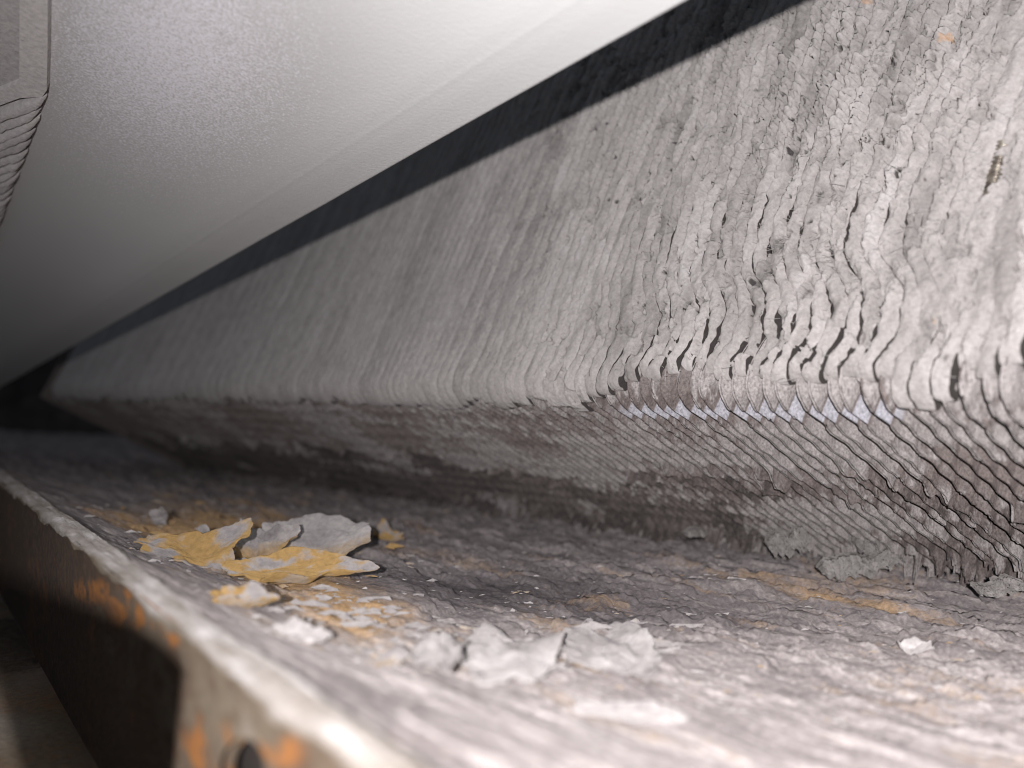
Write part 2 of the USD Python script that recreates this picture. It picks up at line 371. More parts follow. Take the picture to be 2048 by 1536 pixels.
    # the sides of a ridge keep their own edge: separate vertices, flat walls
    N1, N2 = Pc.shape[:2]
    top = Pc[:, 1:-1]; nt_ = gridnormals(top)
    if np.dot(nt_[N1 // 2, nw // 2], T) > 0: nt_ = -nt_; fl_ = True
    else: fl_ = False
    V = [top.reshape(-1, 3)]; NN = [nt_.reshape(-1, 3)]; MK = [mk[:, 1:-1].reshape(-1, 3)]
    fcs = [gridfaces(N1, nw, 0, not fl_)]
    off = N1 * nw
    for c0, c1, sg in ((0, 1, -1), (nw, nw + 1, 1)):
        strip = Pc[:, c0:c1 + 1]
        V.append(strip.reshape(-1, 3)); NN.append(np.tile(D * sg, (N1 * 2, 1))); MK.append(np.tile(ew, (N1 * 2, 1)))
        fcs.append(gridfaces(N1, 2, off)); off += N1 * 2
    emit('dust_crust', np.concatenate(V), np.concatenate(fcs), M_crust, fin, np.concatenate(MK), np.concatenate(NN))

# the plate that closes the far end of the coil
def slab(name, corners, thick_vec, mat, parent, mask=(0.3, 0.2, 0.1)):
    c = np.asarray(corners, float); n = len(c)
    P = np.concatenate([c, c + np.asarray(thick_vec)])
    f = [[0, k, k + 1] for k in range(1, n - 1)] + [[n, n + k + 1, n + k] for k in range(1, n - 1)]
    for k in range(n):
        a, b = k, (k + 1) % n; f += [[a, a + n, b + n], [a, b + n, b]]
    return emit(name, P, f, mat, parent, np.tile(np.array(mask), (2 * n, 1)))
se = (I1 + 1.2) * PITCH
def cp(s, f, t): return P0 + s * D + f * F + t * T
slab('end_plate', [cp(se, -0.002, -0.003), cp(se, -0.002, LDEEP), cp(se, HFACE, LDEEP), cp(se, HFACE, -0.003)], 0.0015 * D, M_fin, coil, (0.3, 0.3, 0.2))
slab('back_plate', [cp(S_MIN - .01, 0.012, LDEEP + .002), cp(se, 0.012, LDEEP + .002), cp(se, HFACE, LDEEP + .002), cp(S_MIN - .01, HFACE, LDEEP + .002)], 0.001 * T, M_dark, coil)

wl = np.array([[-1.6, -0.07, 0.72], [1.2, -0.07, 1.15], [1.2, 0.6, 1.15], [-1.6, 0.6, 0.72]])
tag(slab('end_wall', wl, np.array([0, 0, 0.002]), M_dark, '/World'), 'dark sheet metal wall closing the far end', 'wall', kind='structure')

# ---------------------------------------------------------------- pan floor
def floor_h(x, z):                                   # metres above the level pan, from coordinates along and across the coil
    a = (x * D[0] + z * D[2]) * 1000; b = (x * D[2] - z * D[0]) * 1000
    h = 0.0014 * (fbm(a * 0.018, b * 0.05, 3, 101) - 0.5)
    h = h + 0.0004 * (fbm(a * 0.06, b * 0.30, 4, 105) - 0.5) + 0.00022 * (fbm(a * 0.25, b * 0.9, 3, 109) - 0.5)
    rag = fbm(a * 0.10 + 5, b * 0.20, 5, 113)
    back = ss(10, 60, b - 90)                          # rougher scale lies under the coil
    h = h + (0.0002 + 0.0005 * back) * ss(0.56, 0.575, rag) + (0.0001 + 0.0003 * back) * ss(0.44, 0.45, rag)
    h = h + 0.0008 * back * ss(0.5, 0.7, fbm(a * 0.3, b * 0.35, 3, 117))
    return h
def rail_rise(x, z):
    d = (x + 0.60 * z - 0.0318) / 1.166               # metres from the rail, towards the coil
    return 0.0174 * np.exp(-np.maximum(d - 0.006, 0) / 0.042) * ss(-0.02, 0.0, d)
def terr(x, z):                                       # layered scale that has lifted off the steel in places
    u_, v_ = project(np.stack([x, np.full_like(x, -CAM_H), z], -1))
    zn = np.clip(gauss(u_, v_, 560, 1140, 320, 110) + gauss(u_, v_, 1000, 1350, 380, 120) + 0.4, 0, 1)
    n_ = fbm(x * 38 + 3, z * 30 + 5, 5, 141, 0.55)
    return 0.0008 * zn * (ss(.50, .512, n_) + ss(.58, .59, n_) - ss(.40, .41, n_) * 0.6 + 0.6 * (n_ - .5))
def ground(x, z): return floor_h(x, z) + rail_rise(x, z) + terr(x, z)
ny, nx = 720, 720
yy = 0.035 * (1.25 / 0.035) ** np.linspace(0, 1, ny)
xx = np.linspace(-1, 1, nx)
Zf = np.repeat(yy[:, None], nx, 1); Xf = xx[None, :] * (0.06 + 0.72 * yy[:, None])
Hf = ground(Xf, Zf)
Pf = np.stack([Xf, -CAM_H + Hf, Zf], -1)
u, v = project(np.stack([Xf, np.full_like(Xf, -CAM_H), Zf], -1))
a = (Xf * D[0] + Zf * D[2]) * 1000; b = (Xf * D[2] - Zf * D[0]) * 1000
streak = fbm(a * 0.035, b * 0.45, 4, 121); st2 = fbm(a * 0.22, b * 1.8, 4, 125, .65)
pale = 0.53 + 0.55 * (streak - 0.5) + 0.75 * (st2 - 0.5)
pale = pale + 0.20 * ss(1180, 1430, v + 60 * (streak - .5)) + 0.15 * gauss(u, v, 800, 1480, 400, 130)  # paler towards the front: brightness near the lamp put into the colour
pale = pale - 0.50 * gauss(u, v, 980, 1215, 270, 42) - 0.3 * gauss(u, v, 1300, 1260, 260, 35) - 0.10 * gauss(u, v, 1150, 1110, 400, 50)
rust = 1.15 * gauss(u, v, 440, 1130, 190, 80) + 0.9 * gauss(u, v, 560, 1230, 130, 60) + 0.75 * gauss(u, v, 700, 1340, 160, 80) + 0.35 * gauss(u, v, 900, 1450, 300, 60)
rust = rust + 0.40 * gauss(u, v, 1700, 1190, 200, 60) + 0.30 * ss(0.52, 0.74, fbm(a * 0.04 + 9, b * 0.14, 4, 129)) + 0.22 * gauss(u, v, 1100, 1250, 200, 60)
rust = rust * (0.6 + 1.2 * fbm(a * 0.12, b * 0.3, 3, 133))
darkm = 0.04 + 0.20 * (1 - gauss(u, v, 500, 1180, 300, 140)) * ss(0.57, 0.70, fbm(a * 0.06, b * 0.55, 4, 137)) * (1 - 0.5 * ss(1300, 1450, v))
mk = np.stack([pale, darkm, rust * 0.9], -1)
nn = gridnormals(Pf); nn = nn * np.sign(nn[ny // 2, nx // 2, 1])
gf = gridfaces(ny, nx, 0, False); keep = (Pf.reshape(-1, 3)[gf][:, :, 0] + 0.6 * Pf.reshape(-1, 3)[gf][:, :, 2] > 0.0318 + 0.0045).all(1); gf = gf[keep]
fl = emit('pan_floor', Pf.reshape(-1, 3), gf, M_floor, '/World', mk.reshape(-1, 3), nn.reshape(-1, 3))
tag(fl, 'dusty grey pan floor streaked with ochre rust beneath the coil', 'pan floor', kind='structure')

# ---------------------------------------------------------------- cover panel (upper left)
A = np.array([[1390, 0, 1.], [60, 743, 1.], [300, 100, 1.]]); iz = np.array([7.0, 2.32, 5.4])
al = np.linalg.solve(A, iz)                           # inverse depth over the picture
pn = np.array([al[0] * FPX, -al[1] * FPX, al[2] + al[0] * CX + al[1] * CY])   # n.p = 1
def PP(u, v, up=0.0):                                 # a point of the panel's underside, lowered by 'up'
    p = ray(u, v) / float(np.dot(pn, ray(u, v)))
    return p - nrm(pn) * up
e0, e1 = PP(1680, -168), PP(-60, 810)
ed = nrm(e1 - e0); into = np.cross(ed, nrm(pn)); into = nrm(into)
if np.dot(into, PP(300, 100) - PP(700, 400)) < 0: into = -into
panel = thing('cover_panel', 'pale grey painted sheet metal panel with folded lip, overhanging the coil at the upper left', 'panel')
Lp = np.linalg.norm(e1 - e0)
na, nb = 160, 150
aa = np.linspace(-0.06, Lp + 0.02, na)
bb = np.concatenate([np.linspace(0, 0.03, 90), np.linspace(0.031, 0.40, 60)])
AA, BB = np.meshgrid(aa, bb, indexing='ij')
low = 0.0018 * np.clip(BB / 0.0105, 0, 1) - 0.00018 * np.exp(-((BB - 0.0105) / 0.0025) ** 2) - 0.0007 * (1 - np.sqrt(np.clip(1 - (1 - np.minimum(BB, .0006) / .0006) ** 2, 0, 1)))
wob = 0.00025 * (fbm(AA * 45, BB * 0 + 1, 2, 201) - 0.5) * (1 - ss(0, 0.004, BB)) + 0.0006 * (fbm(AA * 8, BB * 8, 2, 203) - 0.5) * ss(0.02, 0.06, BB)
Ppan = e0 + AA[..., None] * ed + (BB + wob * 0.8)[..., None] * into - (low + wob * 0.3)[..., None] * nrm(pn)
u, v = project(Ppan)
n = gridnormals(Ppan); sgn = -np.sign(np.dot(n[80, 75], nrm(pn))); n *= sgn
am, bm = AA * 1000, BB * 1000
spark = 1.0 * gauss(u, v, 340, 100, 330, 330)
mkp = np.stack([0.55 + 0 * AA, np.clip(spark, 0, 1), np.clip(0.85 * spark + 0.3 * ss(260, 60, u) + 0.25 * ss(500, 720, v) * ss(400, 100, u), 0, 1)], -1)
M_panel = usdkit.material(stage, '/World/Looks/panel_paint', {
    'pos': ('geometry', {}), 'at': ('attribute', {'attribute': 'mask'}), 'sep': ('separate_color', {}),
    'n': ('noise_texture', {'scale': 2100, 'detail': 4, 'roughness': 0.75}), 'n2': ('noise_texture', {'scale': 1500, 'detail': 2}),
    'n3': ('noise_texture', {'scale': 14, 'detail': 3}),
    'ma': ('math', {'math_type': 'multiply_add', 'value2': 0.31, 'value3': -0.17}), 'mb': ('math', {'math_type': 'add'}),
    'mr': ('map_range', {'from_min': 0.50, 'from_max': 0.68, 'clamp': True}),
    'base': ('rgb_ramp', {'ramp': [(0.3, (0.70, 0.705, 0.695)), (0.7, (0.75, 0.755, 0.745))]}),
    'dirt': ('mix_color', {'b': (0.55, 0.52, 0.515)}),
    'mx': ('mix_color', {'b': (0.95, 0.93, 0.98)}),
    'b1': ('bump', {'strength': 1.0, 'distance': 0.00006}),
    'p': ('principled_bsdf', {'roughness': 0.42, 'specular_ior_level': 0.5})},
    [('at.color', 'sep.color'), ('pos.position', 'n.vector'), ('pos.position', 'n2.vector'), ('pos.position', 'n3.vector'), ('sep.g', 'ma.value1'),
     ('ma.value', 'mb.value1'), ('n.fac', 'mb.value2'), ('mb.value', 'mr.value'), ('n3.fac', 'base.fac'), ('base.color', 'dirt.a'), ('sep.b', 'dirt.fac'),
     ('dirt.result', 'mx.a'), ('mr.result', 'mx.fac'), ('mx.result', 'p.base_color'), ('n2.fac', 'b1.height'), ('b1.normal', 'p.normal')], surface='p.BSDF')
up_ = Ppan + nrm(pn) * 0.0012
Pall = np.concatenate([Ppan.reshape(-1, 3), up_.reshape(-1, 3)])
idx = np.arange(na * nb).reshape(na, nb)
rim = idx[:, 0]
fcs = np.concatenate([gridfaces(na, nb), gridfaces(na, nb, na * nb, True), np.stack([rim[:-1], rim[:-1] + na * nb, rim[1:] + na * nb, rim[1:]], 1)])
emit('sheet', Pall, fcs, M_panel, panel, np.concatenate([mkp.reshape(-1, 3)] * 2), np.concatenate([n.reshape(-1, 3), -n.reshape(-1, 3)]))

# ---------------------------------------------------------------- rail in front of the pan
RD = nrm([-0.60, 0, 1.0]); RN = np.array([RD[2], 0, -RD[0]])      # along it; across it, towards the pan
RC0 = np.array([0.0341, 0.0, 0.0]); RTOP, RFOOT = -0.027, -0.060   # a point of its left face
nl = nrm(RN); dl = float(np.dot(nl, RC0))
def rail_at(u, v):                                   # picture -> (along, height) on the left face
    p = onplane(u, v, nl, dl); return np.array([np.dot(p - RC0, RD), p[1]])
def rp(along, y, w=0.0): return RC0 + np.asarray(along)[..., None] * RD + np.asarray(y)[..., None] * np.array([0, 1., 0]) + np.asarray(w)[..., None] * RN
rail = thing('pan_rail', 'rusty steel rail with a thick pale dusty top edge at the lower left', 'rail')
ka, kc = 500, 90
al_ = 0.02 + 0.68 * np.linspace(0, 1, ka) ** 1.7
c = np.linspace(0, 1, kc)
prof_w = np.interp(c, [0, .28, .34, .40, .74, .80, .86, 1], [.0042, .0042, .0040, .0036, .0010, .0001, -.0004, -.0006])
prof_y = np.interp(c, [0, .28, .34, .40, .74, .80, .86, 1], [-.0485, -.0290, -.0277, -.0272, -.0269, -.0272, -.0283, -.0330])
ALr, CR = np.meshgrid(al_, c, indexing='ij')
spill = fbm(al_ * 90, al_ * 0, 4, 301)
PW = prof_w[None, :] * np.ones_like(ALr); PY = prof_y[None, :] * np.ones_like(ALr)
low_part = ss(0.80, 1.0, CR)
PY = np.where(CR > 0.80, -.0272 - (0.0004 + 0.0036 * np.maximum(spill - 0.30, 0))[:, None] * (CR - 0.80) / 0.20, PY)
heap = 0.0010 * (fbm(ALr * 60, CR * 3, 3, 303) - 0.5) + 0.0005 * (fbm(ALr * 400, CR * 14, 3, 305) - 0.5)
PY = PY + heap * ss(.30, .40, CR) * (1 - ss(.84, .9, CR)) + 0.0012 * (fbm(al_ * 14, al_ * 0, 2, 307) - 0.5)[:, None] * ss(.28, .36, CR)
PW = PW - 0.0004 * fbm(ALr * 300, CR * 12, 3, 309) * ss(.8, .88, CR) + 0.0011 * (1 - ss(0.985, 1.0, CR)) * 0 + 0.0013 * ss(0.97, 1.0, CR)
Pr = rp(ALr, PY, PW)
nr_ = gridnormals(Pr)
if nr_[ka // 2, int(kc * .6), 1] < 0: nr_ = -nr_
tr = 0.70 + 0.5 * (fbm(ALr * 120, CR * 7, 4, 311) - 0.5) - 0.35 * ss(.78, .95, CR) * fbm(ALr * 200, CR * 9, 3, 313) * 1.6
mr = np.stack([tr, 0.05 + 0.15 * ss(0.85, 1, CR), 0.0 * tr], -1)
emit('dust_cap', Pr.reshape(-1, 3), gridfaces(ka, kc), M_rail, rail, mr.reshape(-1, 3), nr_.reshape(-1, 3))

import shapely.geometry as sg, trimesh
def plate_mesh(poly, size):
    v2, f2 = trimesh.creation.triangulate_polygon(poly, engine='earcut')
    v3, f3 = trimesh.remesh.subdivide_to_size(np.c_[v2, np.zeros(len(v2))], f2, size, max_iter=12)
    return v3[:, :2], f3
def opening(pts, seed, amp=0.0005):
    p = np.array([rail_at(*q) for q in pts]); ring = []
    for a_, b_ in zip(p, np.roll(p, -1, 0)):
        for k in np.linspace(0, 1, 14, endpoint=False):
            q = a_ + (b_ - a_) * k; j = fbm(q[0] * 400 + 5, q[1] * 400, 3, seed) - 0.5
            ring.append(q + amp * 2 * j)
    return sg.Polygon(ring).buffer(0)
face = sg.Polygon([(0.02, RFOOT - .002), (0.70, RFOOT - .002), (0.70, -.0275), (0.02, -.0275)])
hole = sg.Polygon([rail_at(490 + 46 * math.cos(k_), 1538 + 62 * math.sin(k_)) for k_ in np.linspace(0, 2 * np.pi, 40, endpoint=False)]).buffer(0)
face = face.difference(hole)
v2, f2 = plate_mesh(face, 0.0016)
al2, y2 = v2[:, 0], v2[:, 1]
dent = 0.0004 * (fbm(al2 * 60, y2 * 90, 3, 331) - 0.5)
fr = rp(al2, y2, -0.0002 + dent); bk = rp(al2, y2, 0.0012 + dent)
uu, vv = project(fr)
rr = 0.16 + 0.5 * (fbm(al2 * 70, y2 * 130, 4, 333) - 0.5) + 0.20 * gauss(uu, vv, 480, 1400, 110, 150) - 0.22 * ss(330, 120, uu)  # lit patch on the right and shaded left end put into tone
fl_n = fbm(al2 * 260, y2 * 330, 5, 337, .6)
rr = rr - 0.25 * ss(.52, .58, fl_n) + 0.10 * (fl_n - .5)
rb = (0.25 + 1.5 * ss(.44, .56, fl_n)) * (0.9 * gauss(uu, vv, 290, 1225, 60, 40) + 0.95 * gauss(uu, vv, 350, 1245, 25, 40) + 0.7 * gauss(uu, vv, 420, 1500, 60, 60) + 0.7 * gauss(uu, vv, 560, 1500, 50, 40) + 0.6 * gauss(uu, vv, 185, 1180, 60, 25) + 0.25 * ss(.5, .66, fbm(al2 * 50, y2 * 90, 4, 335)))
rg = 0.12 + 0.35 * ss(350, 100, uu)  # left end darkened further, its shade put into the mask
mk2 = np.stack([rr, rg, rb], -1)
emit('side_plate', np.concatenate([fr, bk]), np.concatenate([f2, f2[:, ::-1] + len(fr)]), M_rail, rail, np.concatenate([mk2, mk2]))
lin = rp(np.array([0.02, .70, .70, .02]), np.array([RFOOT, RFOOT, -.029, -.029]), np.array([.0034] * 4))
slab('shade_liner', lin, 0.0006 * RN, M_dark, rail)  # dark liner added behind the hole, standing in for its unlit inside
fa = np.linspace(0.02, 0.7, 120); fw = np.linspace(0, 0.16, 60)
FA, FW = np.meshgrid(fa, fw, indexing='ij')
Pff = rp(FA, RFOOT + 0.0012 * (fbm(FA * 40, FW * 60, 3, 341) - 0.5), -0.0002 - FW)
nf_ = np.zeros_like(Pff); nf_[..., 1] = 1
mkf = np.stack([0.42 + 0.5 * (fbm(FA * 40, FW * 60, 3, 343) - 0.5), 0.15 + 0.4 * ss(.55, .7, fbm(FA * 30, FW * 30, 3, 345)), 0.5 * fbm(FA * 50, FW * 40, 3, 347)], -1)
emit('foot_flange', Pff.reshape(-1, 3), gridfaces(*FA.shape), M_rail, rail, mkf.reshape(-1, 3), nf_.reshape(-1, 3))

# ---------------------------------------------------------------- flakes and lumps
def scale_solid(nr, na, seed, spike, thick, curl, wav):
    """A thin irregular scale: unit disc in (x, z) with its height, top and underside."""
    th = np.linspace(0, 2 * np.pi, na, endpoint=False); r = np.linspace(0, 1, nr) ** 0.8
    R, TH = np.meshgrid(r, th, indexing='ij')
    cx, cy = np.cos(TH), np.sin(TH)
    out = 1 + spike * 2.6 * (fbm(cx * 1.2 + 9, cy * 1.2 + 4, 6, seed, 0.52) - 0.5)
    rg_ = np.random.default_rng(seed); k_ = rg_.integers(5, 9)
    an_ = np.sort(rg_.uniform(0, 2 * np.pi, k_)); ap_ = rg_.uniform(0.70, 1.0, k_)
    poly = np.min([np.where(np.cos(TH - q_) > 0.05, w_ / np.maximum(np.cos(TH - q_), .05), 9) for q_, w_ in zip(an_, ap_)], axis=0)
    out = out * np.minimum(poly, 1.15)
    X, Y = R * cx * out, R * cy * out
    Hh = curl * R ** 3 * (0.25 + 1.5 * (fbm(cx * 1.1 + 3, cy * 1.1 + 8, 2, seed + 5) - 0.25)) + curl * 1.2 * (X * math.cos(seed) + Y * math.sin(seed)) ** 2 + wav * 2.6 * (fbm(X * 1.6 + 20, Y * 1.6 + 20, 4, seed + 7) - 0.5)
    return X, Y, Hh, thick

def put_flake(label, u, v, wpx, hpx, seed, tilt=8, yaw=0, tone=0.5, rust=0.0, rusty_low=0.0, spike=.5, curl=.0015, wav=.0008, thick=.0005, lift=0.0, name='rust_flake', cat='flake', mat=None, dark=0.05, group=None):
    hh = 0.0
    for _ in range(8):
        p0 = onplane(u, v + hpx * 0.5 * (tilt > 25), np.array([0, 1., 0]), -CAM_H + hh)
        hh = 0.5 * hh + 0.5 * float(ground(np.array([p0[0]]), np.array([p0[2]]))[0])
    Z = p0[2]; wid = wpx * Z / FPX / 2; tl = math.radians(tilt)
    Lh = hpx * Z / FPX / (math.sin(tl) + math.cos(tl) * CAM_H / Z) / 2
    X, Y, Hh, th = scale_solid(18, 160, seed, spike, thick, curl, wav)
    x, y = X * wid, Y * Lh
    cyw, syw = math.cos(math.radians(yaw)), math.sin(math.radians(yaw))
    up = np.array([0, math.cos(tl), -math.sin(tl)]); bk = np.array([0, math.sin(tl), math.cos(tl)]); rt = np.array([1., 0, 0])
    rt2 = rt * cyw + bk * syw; bk2 = bk * cyw - rt * syw
    c0 = p0 + np.array([0, 0.0004 + lift + (Lh * math.sin(tl) * 0.9 if tilt > 0 else -Lh * math.sin(tl) * 0.5), Lh * math.cos(tl) * (tilt > 25)])
    top = c0 + x[..., None] * rt2 + y[..., None] * bk2 + Hh[..., None] * up
    bot = top - th * (0.4 + 0.6 * np.linspace(1, 0.3, 18))[:, None, None] * up
    nr, na = X.shape
    ids = np.arange(nr * na).reshape(nr, na); idw = np.concatenate([ids, ids[:, :1]], 1)
    q = np.stack([idw[:-1, :-1], idw[1:, :-1], idw[1:, 1:], idw[:-1, 1:]], -1).reshape(-1, 4)
    rim = np.stack([idw[-1, :-1], idw[-1, 1:], idw[-1, 1:] + nr * na, idw[-1, :-1] + nr * na], 1)
    P = np.concatenate([top.reshape(-1, 3), bot.reshape(-1, 3)])
    fc = np.concatenate([q, q[:, ::-1] + nr * na, rim[:, ::-1]])
    nz = fbm(X * 2.2 + 7, Y * 2.2 + 7, 5, seed + 11, .6)
    rb = rust * (1.5 * ss(.30, .62, nz) * (0.4 + .6 * nz) + .12) + rusty_low * ss(0.3, -0.5, Y)
    m1 = np.stack([tone * 0.86 + 0.9 * (nz - 0.5), dark + 0 * X, rb], -1).reshape(-1, 3)
    m2 = np.stack([tone * 0.8 + 0 * X, dark + .15 + 0 * X, np.maximum(rb, 0.55 * (rust + rusty_low > 0))], -1).reshape(-1, 3)
    o = emit(name, P, fc, mat or M_flake, '/World', np.concatenate([m1, m2]), meshnormals(P, fc))
    return tag(o, label, cat, group)

put_flake('large ochre rust flake tilted upright, the brightest orange piece in the pan', 590, 1172, 320, 66, 401, tilt=18, tone=.5, rust=.95, spike=.3, wav=.0014)
put_flake('pale grey dusty flake standing behind the brightest orange flake', 648, 1128, 200, 120, 402, tilt=24, tone=.46, rust=.05, rusty_low=.5, spike=.3, wav=.002)
put_flake('ragged ochre and grey crust of scale beside the dusty rail', 395, 1128, 210, 95, 403, tilt=9, tone=.45, rust=.75, spike=.4, wav=.002)
put_flake('small rounded grey chip standing above the ragged ochre crust', 403, 1078, 56, 46, 404, tilt=50, tone=.4, spike=.3)
put_flake('crumpled grey flake standing left of the pale dusty flake', 508, 1088, 130, 80, 405, tilt=38, tone=.36, rust=.15, rusty_low=.6, spike=.35, wav=.0025)
put_flake('tiny dark grey curled chip farthest back beside the rail', 315, 1040, 48, 30, 406, tilt=55, tone=.25, spike=.5)
put_flake('long yellow ochre flake lying flat against the dusty rail', 480, 1222, 150, 50, 407, tilt=12, tone=.55, rust=.85, spike=.5)
put_flake('pale tongue shaped flake pointing down, left of the big pale scale', 885, 1335, 105, 125, 408, tilt=-9, tone=.58, spike=.5, curl=.0004, wav=.0014)
put_flake('big pale rounded scale with lifted lower edge in the front of the pan', 1040, 1352, 240, 150, 409, tilt=-7, tone=.60, spike=.55, curl=.0005, wav=.0016)
put_flake('small whitish lump of scale close to the dusty rail', 590, 1288, 130, 45, 410, tilt=8, tone=.60, spike=.5, curl=.0006, wav=.001)
put_flake('tan flake with a cracked lower edge between the rail and the pale tongue', 745, 1330, 170, 60, 411, tilt=-5, tone=.5, rust=.4, spike=.6, curl=.0004, wav=.001)
put_flake('broad pale sheet of scale right of the big pale scale', 1235, 1320, 190, 110, 412, tilt=-5, tone=.50, spike=.6, curl=.0004, wav=.0016)
put_flake('narrow flat orange chip in the shade behind the pale flakes', 775, 1085, 95, 18, 413, tilt=20, tone=.4, rust=.9, spike=.5)
put_flake('thin whitish curved sliver alone at the right of the pan', 1825, 1312, 84, 14, 414, tilt=25, tone=.7, spike=.3)
put_flake('thin pale crescent edge of scale nearest the front of the pan', 1260, 1440, 240, 45, 415, tilt=8, yaw=-18, tone=.55, spike=.45, curl=.0004)

# added blocker out of view, its outline shaped to throw the rail's hard shadow
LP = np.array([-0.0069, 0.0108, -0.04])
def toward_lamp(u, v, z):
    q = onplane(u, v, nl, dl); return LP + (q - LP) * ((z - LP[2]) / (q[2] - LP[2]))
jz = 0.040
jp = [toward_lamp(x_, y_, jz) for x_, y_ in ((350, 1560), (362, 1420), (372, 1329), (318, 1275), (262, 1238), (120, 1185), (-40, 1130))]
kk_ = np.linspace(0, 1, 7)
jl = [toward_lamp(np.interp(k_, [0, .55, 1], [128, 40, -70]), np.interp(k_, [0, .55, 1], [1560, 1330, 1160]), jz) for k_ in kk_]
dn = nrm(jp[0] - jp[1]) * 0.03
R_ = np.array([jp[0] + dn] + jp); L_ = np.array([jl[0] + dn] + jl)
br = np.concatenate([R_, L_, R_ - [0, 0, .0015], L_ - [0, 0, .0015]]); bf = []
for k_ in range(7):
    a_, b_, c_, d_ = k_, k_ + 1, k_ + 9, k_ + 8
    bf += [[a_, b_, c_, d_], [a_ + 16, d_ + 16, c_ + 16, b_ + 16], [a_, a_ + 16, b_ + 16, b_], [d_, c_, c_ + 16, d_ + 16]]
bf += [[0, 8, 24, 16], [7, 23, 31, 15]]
blocker = thing('edge_blocker', 'unseen added bracket standing in front of the rail, beyond the lower left corner', 'blocker')
emit('blocker_plate', br, bf, M_dark, blocker)

# ---------------------------------------------------------------- ribbed stack, top left
def tube_box(path, side, nrm_, hw, hn, seed, amp):
    """A bar swept along path with a rounded, dusty cross-section."""
    path = np.asarray(path); n_ = len(path)
    an = np.linspace(0, 2 * np.pi, 20, endpoint=False)
    ca, sa_ = np.sign(np.cos(an)) * np.abs(np.cos(an)) ** 0.6, np.sign(np.sin(an)) * np.abs(np.sin(an)) ** 0.6
    tpar = np.linspace(0, 1, n_)
    endf = np.clip(np.sqrt(np.clip(1 - np.clip(1 - (1 - tpar) * n_ / 3.0, 0, 1) ** 2, 0, 1)), .25, 1)
    k = 1 + amp * (fbm(tpar[:, None] * 26 + seed, an[None, :] * 1.1 + 3, 3, 501) - 0.5)
    P = path[:, None] + (ca[None, :] * k * hw[:, None] * endf[:, None])[..., None] * side + (sa_[None, :] * k * (hn * endf)[:, None])[..., None] * nrm_
    ids = np.arange(n_ * 20).reshape(n_, 20); idw = np.concatenate([ids, ids[:, :1]], 1)
    q = np.stack([idw[:-1, :-1], idw[1:, :-1], idw[1:, 1:], idw[:-1, 1:]], -1).reshape(-1, 4)
    caps = []
    for r_ in (0, n_ - 1):
        for k_ in range(0, 18, 2): caps.append([ids[r_, 0], ids[r_, k_], ids[r_, k_ + 1], ids[r_, k_ + 2]])
    return P.reshape(-1, 3), np.concatenate([q, np.array(caps)])
stack = thing('fin_stack', 'stack of thin dusty ribs beneath the pale panel at the upper left edge', 'fin stack')
NPn = nrm(pn)
vk, st_ = 168.0, 24.5
rk = np.random.default_rng(12)
for k in range(21):
    ur = 108 - 108 * (vk - 160) / 290 + rk.uniform(-3, 3)
    pts = []
    for tq in np.linspace(0, 1, 34):
        u_ = -150 + (ur + 150) * tq
        bow = (1 - tq) * (0.44 * (ur + 150)) * (0.80 + 0.20 * (1 - tq)) + 2.0 * math.sin(tq * 9 + k)
        pts.append(PP(u_, vk + bow + 0.9 * rk.uniform(-1, 1), 0.0024))
    pts = np.array(pts)
    sd = nrm(PP(ur, vk + st_, .0045) - PP(ur, vk, .0045))
    sp_ = np.linalg.norm(PP(ur, vk + st_, .0045) - PP(ur, vk, .0045))
    P_, f_ = tube_box(pts, sd, NPn, np.full(34, sp_ * 0.485), 0.0022, k * 7.0, 0.28)
    emit('rib', P_, f_, M_flake, stack, np.tile([0.42 + 0.06 * rk.standard_normal(), 0.08, 0.0], (len(P_), 1)), meshnormals(P_, f_))
    vk += st_; st_ *= 0.945
def edge_bar(name, pxs, hw, hn, up, seed, tone):
    pp = [np.array(p_, float) for p_ in pxs]; pts = []
    for a_, b_ in zip(pp[:-1], pp[1:]): pts += [a_ + (b_ - a_) * k_ for k_ in np.linspace(0, 1, 16, endpoint=False)]
    pts = np.array([PP(p_[0] + 2 * (fbm(np.float64(q_ * .3), np.float64(seed), 2, 511) - .5) * 6, p_[1], up) for q_, p_ in enumerate(pts)])
    tg = np.gradient(pts, axis=0); sd = np.cross(tg, NPn); sd /= np.linalg.norm(sd, axis=1, keepdims=True)
    P_, f_ = tube_box(pts, sd[:, None, :], NPn, np.full(len(pts), hw), hn, seed, 0.25)
    emit(name, P_, f_, M_flake, stack, np.tile([tone, 0.06, 0.0], (len(P_), 1)), meshnormals(P_, f_))
slab('frame_edge', [PP(56, -60, .0036), PP(112, -60, .0036), PP(110, 60, .0036), PP(107, 150, .0036), PP(98, 163, .0036), PP(52, 166, .0036)], NPn * 0.0018, M_flake, stack, (0.46, 0.08, 0.0))
slab('frame_edge', [PP(51.5, 136, .0034), PP(51.5, 168, .0034), PP(30, 176, .0034), PP(-160, 252, .0034), PP(-160, 224, .0034)], NPn * 0.0018, M_flake, stack, (0.46, 0.08, 0.0))
hb = [PP(-160, -60, .0022), PP(62, -60, .0022), PP(60, 148, .0022), PP(-160, 230, .0022)]
slab('face_sheet', hb, NPn * 0.0012, M_flake, stack, (0.30, 0.10, 0.0))

